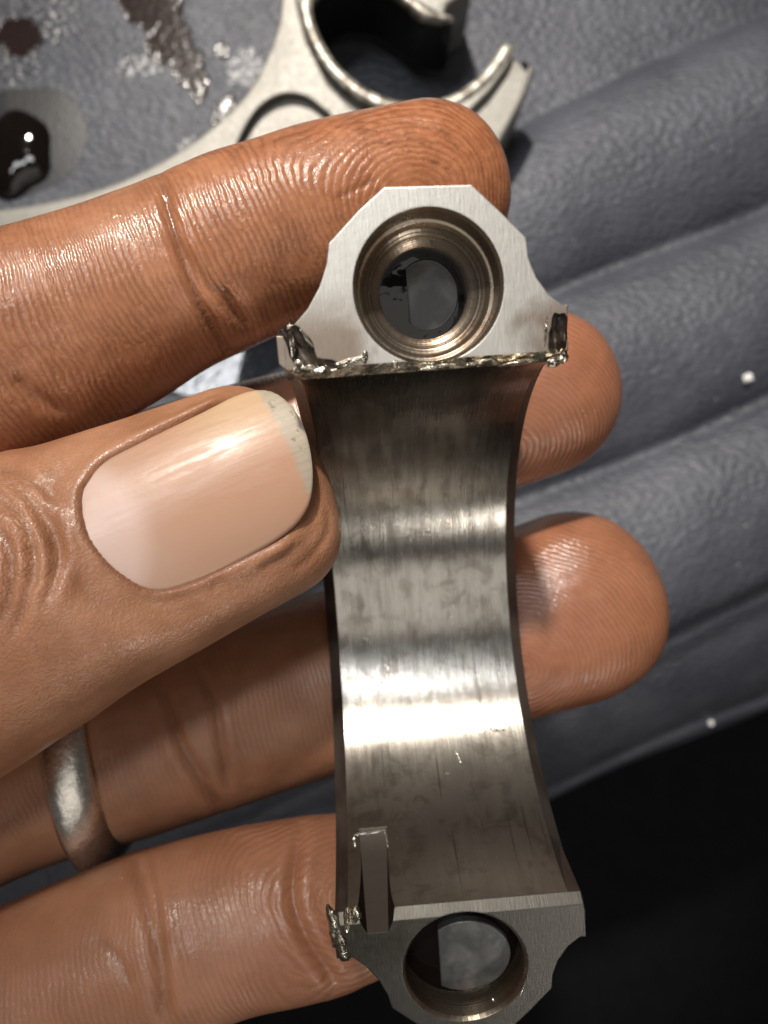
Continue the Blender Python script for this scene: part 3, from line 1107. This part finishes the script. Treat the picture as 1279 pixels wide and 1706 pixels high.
dirt, oil, ridge, phase, pink, wet, wrinkle = (np.zeros(NV) for _ in range(7))
disp = np.zeros(NV)
hpx = to_px(hco)
facing = hno[:, 2]
fr = sstep(0.05, 0.4, facing)
core = {'index': (-3.5, -1.0), 'middle': (-6.5, -5.5), 'ring': (-9.0, -5.5), 'little': (-1.0, 0), 'thumb': (0, 0)}
ramt = {'index': 1.0, 'middle': 0.95, 'ring': 0.8, 'little': 0.85, 'thumb': 0.0}
oamt = {'index': 0.92, 'middle': 0.95, 'ring': 0.80, 'little': 0.3, 'thumb': 0.0}
wamt = {'index': 1.3, 'middle': 1.0, 'ring': 0.7, 'little': 0.5, 'thumb': 0.35}
for i, fn in enumerate(names):
    m = fid == i
    s, w, nn, r, nd, k = (a[m] for a in LOC[fn])
    pts = hco[m]
    q = s - core[fn][0]
    wl = w - core[fn][1]
    rho = np.sqrt((q * np.where(q > 0, 0.95, 0.78)) ** 2 + (wl * 1.0) ** 2 + 0.5)
    bl = sstep(-11.0, -3.5, q + 0.3 * wl)
    Fv = (1 - bl) * (-q * 0.92 + 0.05 * w * w / np.maximum(r, 3)) + bl * rho
    Fv = Fv + 0.75 * wob(pts, 0.22, i) + 0.22 * wob(pts, 0.6, 20 + i)
    phase[m] = 2 * math.pi * Fv / 0.55
    tipw = sstep(-34, -14, s)
    ridge[m] = ramt[fn] * sstep(-0.15, 0.35, nn / r) * (1 if fn == 'index' else 0.48 + 0.52 * sstep(-22, -10, s)) * np.clip(0.8 + 0.35 * wob(pts, 0.2, 33 + i), 0, 1)
    if fn == 'index':
        oil[m] = oamt[fn] * (0.72 + 0.28 * tipw) * np.clip(0.9 + 0.25 * wob(pts, 0.1, 50), 0, 1)
    elif fn != 'thumb':
        oil[m] = oamt[fn] * sstep(-26, -8, s) * np.clip(0.85 + 0.3 * wob(pts, 0.12, 50 + i), 0, 1)
    if fn == 'thumb':
        oil[m] = 0.55 * sstep(-5, 7, s) * np.clip(0.45 + 0.6 * wob(pts, 0.3, 61), 0, 1) + 0.22 * np.exp(-((hpx[m, 0] - 20) / 90) ** 2)
    wet[m] = np.clip(wamt[fn] * (0.75 + 0.5 * wob(pts, 0.13, 70 + i)), 0, 1)
    pink[m] = {'index': .2, 'middle': .7, 'ring': .5, 'little': .65, 'thumb': .25}[fn]


def crease(fn, pts, depth, sig, dk, bulge=0.0):
    """fold line given in photo px, pressed into one finger's skin"""
    global disp, dirt
    m = np.where((fid == names.index(fn)) & (facing > 0.0))[0]
    p = hpx[m]
    pl = smooth_path(pts, 10)
    d = np.sqrt(((p[:, None, :] - pl[None]) ** 2).sum(2))
    dm = d.min(1)
    z = (CAM_H - hco[m, 2]) / F_PX
    mmd = dm * z
    k = d.argmin(1) / (len(pl) - 1)
    taper = np.clip(np.minimum(k, 1 - k) * 6 + 0.25, 0, 1)
    g = np.exp(-(mmd / sig) ** 2) * taper
    disp[m] -= depth * g
    if bulge:
        disp[m] += bulge * np.exp(-((mmd - 2.6 * sig) / (1.5 * sig)) ** 2) * taper
    dirt[m] = np.maximum(dirt[m], dk * np.exp(-(mmd / (sig * 0.55)) ** 2) * taper)


crease('index', [(270, 296), (280, 350), (297, 410), (318, 470), (345, 530), (388, 600)], .55, .50, .85, .12)
crease('index', [(292, 400), (330, 455), (372, 500), (410, 545)], .35, .5, .3, .1)
crease('index', [(375, 480), (392, 520), (415, 545)], .3, .4, .5)
crease('index', [(20, 625), (60, 660), (110, 690)], .35, .6, .35, .1)
crease('index', [(560, 330), (590, 315), (625, 298)], .15, .3, .7)
crease('index', [(640, 200), (690, 206), (745, 228), (775, 262)], .10, .25, .55)
for pts in [[(596, 214), (650, 221), (705, 240), (730, 256)], [(655, 188), (715, 203), (765, 238)], [(555, 212), (592, 203), (640, 205)], [(690, 262), (735, 276), (770, 300)], [(775, 225), (800, 262), (806, 300)], [(620, 235), (660, 240)]]:
    crease('index', pts, .06, .17, .85)
crease('ring', [(262, 1120), (285, 1195), (310, 1262), (350, 1322), (372, 1345)], .55, .6, .45, .15)
crease('ring', [(330, 1110), (357, 1180), (368, 1240), (380, 1310)], .45, .5, .45, .12)
crease('ring', [(300, 1230), (325, 1275), (350, 1300)], .2, .4, .2)
crease('little', [(225, 1425), (240, 1500), (258, 1580), (268, 1660), (275, 1706)], .5, .6, .4, .15)
crease('little', [(255, 1430), (262, 1510), (272, 1600), (280, 1690)], .35, .45, .3, .1)
crease('little', [(505, 1372), (490, 1440), (488, 1500), (508, 1560), (540, 1610), (560, 1640)], .6, .55, .4, .25)
crease('little', [(150, 1560), (190, 1590), (215, 1640)], .2, .5, .2)
for pts, dp, dk in [([(0, 782), (28, 785), (60, 808), (95, 835)], .3, .35), ([(30, 800), (62, 850), (85, 905), (88, 960), (70, 1010)], .35, .35), ([(0, 822), (38, 866), (52, 930), (40, 1000), (18, 1060)], .38, .4),
                    ([(0, 880), (18, 925), (16, 985), (0, 1040)], .4, .5), ([(10, 800), (45, 838), (70, 870)], .22, .25), ([(50, 900), (62, 940), (56, 985)], .25, .25), ([(85, 880), (92, 930), (80, 975)], .18, .2),
                    ([(-60, 800), (-20, 900), (-30, 1030)], .4, .4)]:
    crease('thumb', pts, dp, .42, dk, .12)
for pts in [[(500, 905), (470, 930), (430, 950)], [(350, 985), (362, 965), (372, 975)], [(540, 900), (515, 930), (490, 950)], [(545, 850), (548, 880), (535, 910)]]:
    crease('thumb', pts, .15, .35, .35)
tm = (fid == 4)
wrinkle[tm] = np.exp(-((hpx[tm, 0] - 10) / 95) ** 2 - ((hpx[tm, 1] - 920) / 170) ** 2)
wrinkle[tm] = np.maximum(wrinkle[tm], 0.12)

# --- thumb nail: its outline in the thumb's own frame
FT = FINGERS['thumb']
kn = int(np.argmin(((FT['c'] - P(330, 862, 62)) ** 2).sum(1)))
n_c, n_t, n_L, n_N, n_r, n_tk = FT['c'][kn], FT['t'][kn], FT['L'][kn], FT['N'][kn], FT['r'][kn], FT['tk'][kn]
n_top = n_r * n_tk
nail_px = [(134, 812), (133, 845), (150, 900), (190, 952), (248, 984), (310, 972), (380, 940), (470, 888), (510, 845), (521, 795), (514, 735), (496, 688), (465, 652), (432, 640), (390, 650), (330, 682), (230, 732), (165, 768)]


def px_to_nail(u, v):
    """intersect the pixel's ray with the plane of the nail"""
    o = np.array([0, 0, CAM_H])
    ray = np.array([(u - 639.5) / F_PX, -(v - 853.0) / F_PX, -1.0])
    pl = n_c + n_N * (n_top + .0)
    t = ((pl - o) @ n_N) / (ray @ n_N)
    p = o + ray * t - n_c
    return np.array([p @ n_t, p @ n_L])


nail_poly = np.array([px_to_nail(u, v) for u, v in nail_px])
nail_poly = smooth_path(np.vstack([nail_poly, nail_poly[:1]]), 8)[:-1]
ns_c = nail_poly.mean(0)


def nail_top(s, w):
    """height of the nail plate over the thumb's axis"""
    wc = (w - ns_c[1]) / 7.6
    sc = (s - ns_c[0]) / 11.0
    return n_top + 0.15 - 2.3 * wc ** 2 - 0.5 * np.clip(sc, 0, 2) ** 2 - 0.25 * sc ** 2


def poly_sd(p, poly):
    """signed distance to a closed polygon, negative inside"""
    a, b = poly, np.roll(poly, -1, 0)
    d = np.full(len(p), 1e9)
    inside = np.zeros(len(p), bool)
    for i in range(len(a)):
        e = b[i] - a[i]
        w = p - a[i]
        t = np.clip((w @ e) / max(e @ e, 1e-9), 0, 1)
        d = np.minimum(d, ((w - t[:, None] * e) ** 2).sum(1))
        c = ((a[i, 1] <= p[:, 1]) & (b[i, 1] > p[:, 1])) | ((b[i, 1] <= p[:, 1]) & (a[i, 1] > p[:, 1]))
        xx = a[i, 0] + (p[:, 1] - a[i, 1]) / (e[1] if abs(e[1]) > 1e-9 else 1e-9) * e[0]
        inside ^= c & (p[:, 0] < xx)
    d = np.sqrt(d)
    return np.where(inside, -d, d)


rel = hco - n_c
hs, hw_, hn = rel @ n_t, rel @ n_L, rel @ n_N
nm = np.where((fid == 4) & (hn > 0) & (hs > -18) & (hs < 16))[0]
sd = poly_sd(np.stack([hs[nm], hw_[nm]], 1), nail_poly)
nt = nail_top(hs[nm], hw_[nm])
ins = sstep(0.35, -0.35, sd)
newh = hn[nm].copy()
# bed below the plate
newh = newh * (1 - ins) + (nt - 0.55) * ins
# folds round the plate (sides and cuticle, not the free edge)
side_w = sstep(8.5, 5.0, hs[nm])
tgt = nt + 0.28
lift = np.exp(-((sd - 0.75) / 0.75) ** 2) * (sd > -0.2) * side_w
newh = newh + np.clip(tgt - newh, -1.2, 1.6) * lift * (1 - ins)
near = np.exp(-(np.clip(sd, 0, 9) / 2.6) ** 2) * (1 - ins) * side_w * (1 - lift)
newh = newh + np.clip(nt - 0.25 - newh, -1.5, 1.5) * near * 0.75
prox = sstep(-6.5, -9.5, hs[nm])
newh -= 0.30 * np.exp(-((sd - 2.3) / 0.9) ** 2) * prox
hco2 = hco.copy()
hco2[nm] += n_N * (newh - hn[nm])[:, None]
dirt[nm] = np.maximum(dirt[nm], 0.55 * np.exp(-((sd - 0.05) / 0.30) ** 2))
dirt[nm] = np.maximum(dirt[nm], 0.28 * np.exp(-((sd - 2.2) / 0.8) ** 2) * prox)
# slight unevenness of the flesh
disp += 0.10 * wob(hco, 0.35, 5) + 0.05 * wob(hco, 0.9, 6)
hco2 += hno * disp[:, None]
set_co(hand_me, hco2 * MM)
hand_me.polygons.foreach_set('use_smooth', [True] * len(hand_me.polygons))
for nme, val in (('oil', oil), ('dirt', dirt), ('ridge', ridge), ('phase', phase), ('pink', pink), ('wet', wet), ('wrinkle', wrinkle)):
    fattr(hand_me, nme, val)
hand_me.name = 'hand'
hand = link('hand', hand_me, [M_SKIN], label='oil smeared hand, palm side up, pinching the steel cap between thumb and fingers', cat='hand')

# nail plate: fan grid between cuticle and free edge
NA, NB = 40, 36
nv, nf, al, ac = [], [], [], []
half = len(nail_poly)
# split outline into lower side and upper side by projecting on the nail's axis
smin, smax = nail_poly[:, 0].min(), nail_poly[:, 0].max()
i_lo, i_hi = nail_poly[:, 0].argmin(), nail_poly[:, 0].argmax()


def chain(i, j, step):
    out = [nail_poly[i]]
    while i != j:
        i = (i + step) % len(nail_poly)
        out.append(nail_poly[i])
    return np.array(out)


ch1, ch2 = chain(i_lo, i_hi, 1), chain(i_lo, i_hi, -1)
if ch1[:, 1].mean() > ch2[:, 1].mean():
    ch1, ch2 = ch2, ch1


def at_frac(ch, t):
    L_ = np.concatenate([[0], np.cumsum(np.linalg.norm(np.diff(ch, axis=0), axis=1))])
    return np.array([np.interp(t * L_[-1], L_, ch[:, 0]), np.interp(t * L_[-1], L_, ch[:, 1])])


for i in range(NA + 1):
    t = i / NA
    tt = t
    a, b = at_frac(ch1, tt), at_frac(ch2, tt)
    for j in range(NB + 1):
        q = j / NB
        p = a * (1 - q) + b * q
        z = nail_top(p[0], p[1])
        edge_drop = 0.10 * (abs(2 * q - 1) ** 6)
        nv.append(n_c + n_t * p[0] + n_L * p[1] + n_N * (z - edge_drop))
        al.append((p[0] - smin) / (smax - smin))
        ac.append(np.clip((p[1] - ns_c[1]) / 7.0, -1.2, 1.2))
nv = np.array(nv)
top_n = len(nv)
nv = np.vstack([nv, nv - n_N * 0.50])
al, ac = al + al, ac + ac
g = np.arange(top_n).reshape(NA + 1, NB + 1)
for i in range(NA):
    for j in range(NB):
        nf.append((g[i, j], g[i, j + 1], g[i + 1, j + 1], g[i + 1, j]))
        nf.append((g[i, j] + top_n, g[i + 1, j] + top_n, g[i + 1, j + 1] + top_n, g[i, j + 1] + top_n))
for i in range(NA):
    for j in (0, NB):
        nf.append((g[i, j], g[i + 1, j], g[i + 1, j] + top_n, g[i, j] + top_n))
for j in range(NB):
    for i in (0, NA):
        nf.append((g[i, j], g[i, j + 1], g[i, j + 1] + top_n, g[i, j] + top_n))
nme_ = mesh_from('fingernail', nv, nf)
fattr(nme_, 'along', np.array(al))
fattr(nme_, 'across', np.array(ac))
link('fingernail', nme_, [M_NAIL], hand)

# ------------------------------------------------------------------ finger ring
FR = FINGERS['ring']
kr = int(np.argmin(((FR['c'] - P(158, 1262, 87)) ** 2).sum(1)))
rc_, rt_, rL_, rN_, rr_, rk_ = FR['c'][kr], FR['t'][kr], FR['L'][kr], FR['N'][kr], FR['r'][kr], FR['tk'][kr]
ax = rt_ + 0.58 * rL_
ax /= np.linalg.norm(ax)
v, f = [], []
nring, mprof = 96, 14
for i in range(nring):
    a = 2 * math.pi * i / nring
    rad = rL_ * math.cos(a) * (rr_ + .55) + rN_ * math.sin(a) * (rr_ * rk_ + .35)
    ru = rad / np.linalg.norm(rad)
    for j in range(mprof):
        b = 2 * math.pi * j / mprof
        v.append(rc_ + rad + ru * (1.25 * math.sin(b) + .2) + ax * 3.0 * np.sign(math.cos(b)) * abs(math.cos(b)) ** .8)
for i in range(nring):
    for j in range(mprof):
        f.append((i * mprof + j, i * mprof + (j + 1) % mprof, ((i + 1) % nring) * mprof + (j + 1) % mprof, ((i + 1) % nring) * mprof + j))
link('finger_ring', mesh_from('finger_ring', v, f), [M_RING], label='plain scratched silver band worn on the finger below the thumb', cat='ring')

# ------------------------------------------------------------------ connecting rod on the liner
D_ROD = 152.0


def pr(u, v, d=D_ROD):
    p = P(u, v, d)
    return (p[0], p[1])


def closed(pts, per=6):
    a = np.array(pts, float)
    return smooth_path(a, per)


z_top = CAM_H - D_ROD
inner = [(738, 32), (700, 22), (655, -15), (600, -40), (550, -35), (520, -5), (516, 20), (530, 62), (556, 105), (600, 145), (650, 168), (700, 172), (750, 163), (790, 138), (822, 104), (840, 74)]
outer = [(892, 112), (872, 165), (845, 215), (800, 290), (720, 360), (600, 430), (450, 480), (300, 505), (100, 520), (-150, 535), (-420, 560)]
flank = [(-420, 372), (-200, 358), (-60, 351), (40, 342), (150, 318), (240, 282), (330, 228), (405, 160), (440, 100), (462, 40), (470, -20), (490, -90), (550, -160), (640, -180), (730, -150), (790, -80), (785, -20)]
out_pts = [tuple(p) for p in closed(inner, 5)] + [tuple(p) for p in closed(outer, 4)] + [tuple(p) for p in closed(flank, 5)] + [(745, 8)]
rod_pts = [pr(u, v) for u, v in out_pts]
rod_me = prism('rod', rod_pts, z_top, 4.0)
bm = bmesh.new()
bm.from_mesh(rod_me)
te = [e for e in bm.edges if all(abs(v_.co.z - z_top) < 1e-4 for v_ in e.verts)]
bmesh.ops.bevel(bm, geom=te, offset=1.6, segments=4, profile=0.5, affect='EDGES', clamp_overlap=True)
bm.to_mesh(rod_me)
bm.free()
# I-section pocket
pocket = [(385, 262), (405, 215), (432, 176), (468, 156), (505, 158), (535, 178), (552, 205), (520, 300), (420, 380), (250, 430), (0, 450), (-420, 490), (-420, 420), (0, 400), (200, 360), (320, 310)]
pk = prism('cut', [pr(*p) for p in closed(pocket, 4)], z_top + 2, z_top - 2.4)
arm_groove = [(856, 84), (882, 106), (868, 150), (840, 205), (790, 280), (740, 250), (775, 190), (815, 150), (845, 108)]
ag = prism('cut', [pr(*p) for p in arm_groove], z_top + 2, z_top - 2.2)
groove2 = [(520, -40), (524, 20), (540, 72), (566, 118), (605, 155), (640, 178), (600, 200), (570, 150), (540, 100), (518, 40), (510, -40)]
ig = [(501, -50), (508, 15), (522, 66), (548, 116), (590, 158), (640, 186), (650, 200), (585, 182), (545, 140), (510, 70), (494, 10), (488, -50)]
ig_ = prism('cut', [pr(*p) for p in ig], z_top + 2, z_top - 3.0)
rod_me = boolean(rod_me, [(pk, 'DIFFERENCE'), (ag, 'DIFFERENCE'), (ig_, 'DIFFERENCE')])
rod_me.transform(Matrix.Scale(MM, 4))
rod_me.name = 'connecting_rod'
for p in rod_me.polygons:
    p.use_smooth = True
rod_me.set_sharp_from_angle(angle=math.radians(35))
rod_me.materials.append(M_ROD)
rod = link('connecting_rod', rod_me, (), label='bare steel connecting rod with a forked big end lying on the liner', cat='connecting rod')
# oily bearing surface lining the fork
lin = closed(inner, 6)
c0 = np.array(pr(690, 40))
v, f = [], []
for u, w in lin:
    p = np.array(pr(u, w))
    d = (c0 - p)
    d /= np.linalg.norm(d)
    for z, o in ((z_top - .3, -2.3), (z_top + .35, -2.0), (z_top + .35, .1), (z_top - .4, .6), (5.0, .6), (5.0, -2.0)):
        v.append((p[0] + d[0] * o, p[1] + d[1] * o, z))
for i in range(len(lin) - 1):
    for j in range(6):
        f.append((i * 6 + j, i * 6 + (j + 1) % 6, (i + 1) * 6 + (j + 1) % 6, (i + 1) * 6 + j))
f.append((0, 1, 2, 3, 4, 5))
f.append(tuple((len(lin) - 1) * 6 + j for j in range(6)))
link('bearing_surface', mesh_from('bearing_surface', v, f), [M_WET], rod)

# ------------------------------------------------------------------ oil on the liner


def dome(name, c, rx, ry, hgt, seed, p=0.5, base=0.05, n=64, m=14, wobble=.06):
    r = np.random.default_rng(seed)
    ph = r.random(5) * 6.28
    v, f = [], []
    for i in range(m + 1):
        t = i / m
        for k in range(n):
            a = 2 * math.pi * k / n
            wv = 1 + wobble * sum(math.sin((q + 2) * a + ph[q]) / (q + 1) for q in range(5))
            rr = math.sin(t * math.pi / 2)
            v.append((rx * rr * wv * math.cos(a), ry * rr * wv * math.sin(a), base + hgt * max(1 - rr ** 2, 0) ** p))
    for i in range(m):
        for k in range(n):
            f.append((i * n + k, i * n + (k + 1) % n, (i + 1) * n + (k + 1) % n, (i + 1) * n + k))
    f.append(tuple(range(n)))
    f.append(tuple(m * n + k for k in range(n - 1, -1, -1)))
    me = mesh_from(name, v, f)
    cx, cy = (c[0] - 639.5) * PXL, -(c[1] - 853) * PXL
    return me, (cx * MM, cy * MM, 0)


me, lc = dome('oil_puddle', (48, 235), 13.6, 14.2, .5, 3, 1.0, wobble=.075)
pud = link('oil_puddle', me, [M_FILM], loc=lc, label='round dark oil puddle with a glossy black middle, left of the rod', cat='oil puddle')
me, lc2 = dome('oil_drop', (30, 258), 9.0, 10.0, 3.0, 9, .6, base=.25, wobble=.10)
link('oil_drop', me, [M_OIL], pud, loc=(lc2[0] - lc[0], lc2[1] - lc[1], .0003))

me, lc3 = dome('oil_film', (412, 594), 24.0, 11.0, .12, 21, .8, wobble=.08)
link('oil_film', me, [M_CLEAR], loc=lc3, label='wet oil film on the liner glinting white between index finger and thumb', cat='oil film')

# ------------------------------------------------------------------ flecks of grit on the liner
for (u, w, sz, lab) in [(1244, 630, 1.25, 'larger white fleck on the liner at the right, beside the middle fingertip'), (1187, 1206, .85, 'small round white fleck on the dark ridge below the fingers')]:
    cx, cy = (u - 639.5), -(w - 853)
    d = CAM_H
    for _ in range(4):
        x, y = cx * d / F_PX, cy * d / F_PX
        hh = float(liner_h(np.array([x]), np.array([y]))[0])
        d = CAM_H - hh
    bm = bmesh.new()
    bmesh.ops.create_icosphere(bm, subdivisions=2, radius=sz * MM)
    for vv in bm.verts:
        vv.co *= 0.7 + 0.5 * random.random()
        vv.co.z *= .6
    me = bpy.data.meshes.new('paint_fleck')
    bm.to_mesh(me)
    bm.free()
    link('paint_fleck', me, [M_FLECK], loc=(x * MM, y * MM, (hh + sz * .35) * MM), label=lab, cat='fleck', group='white flecks on the liner')
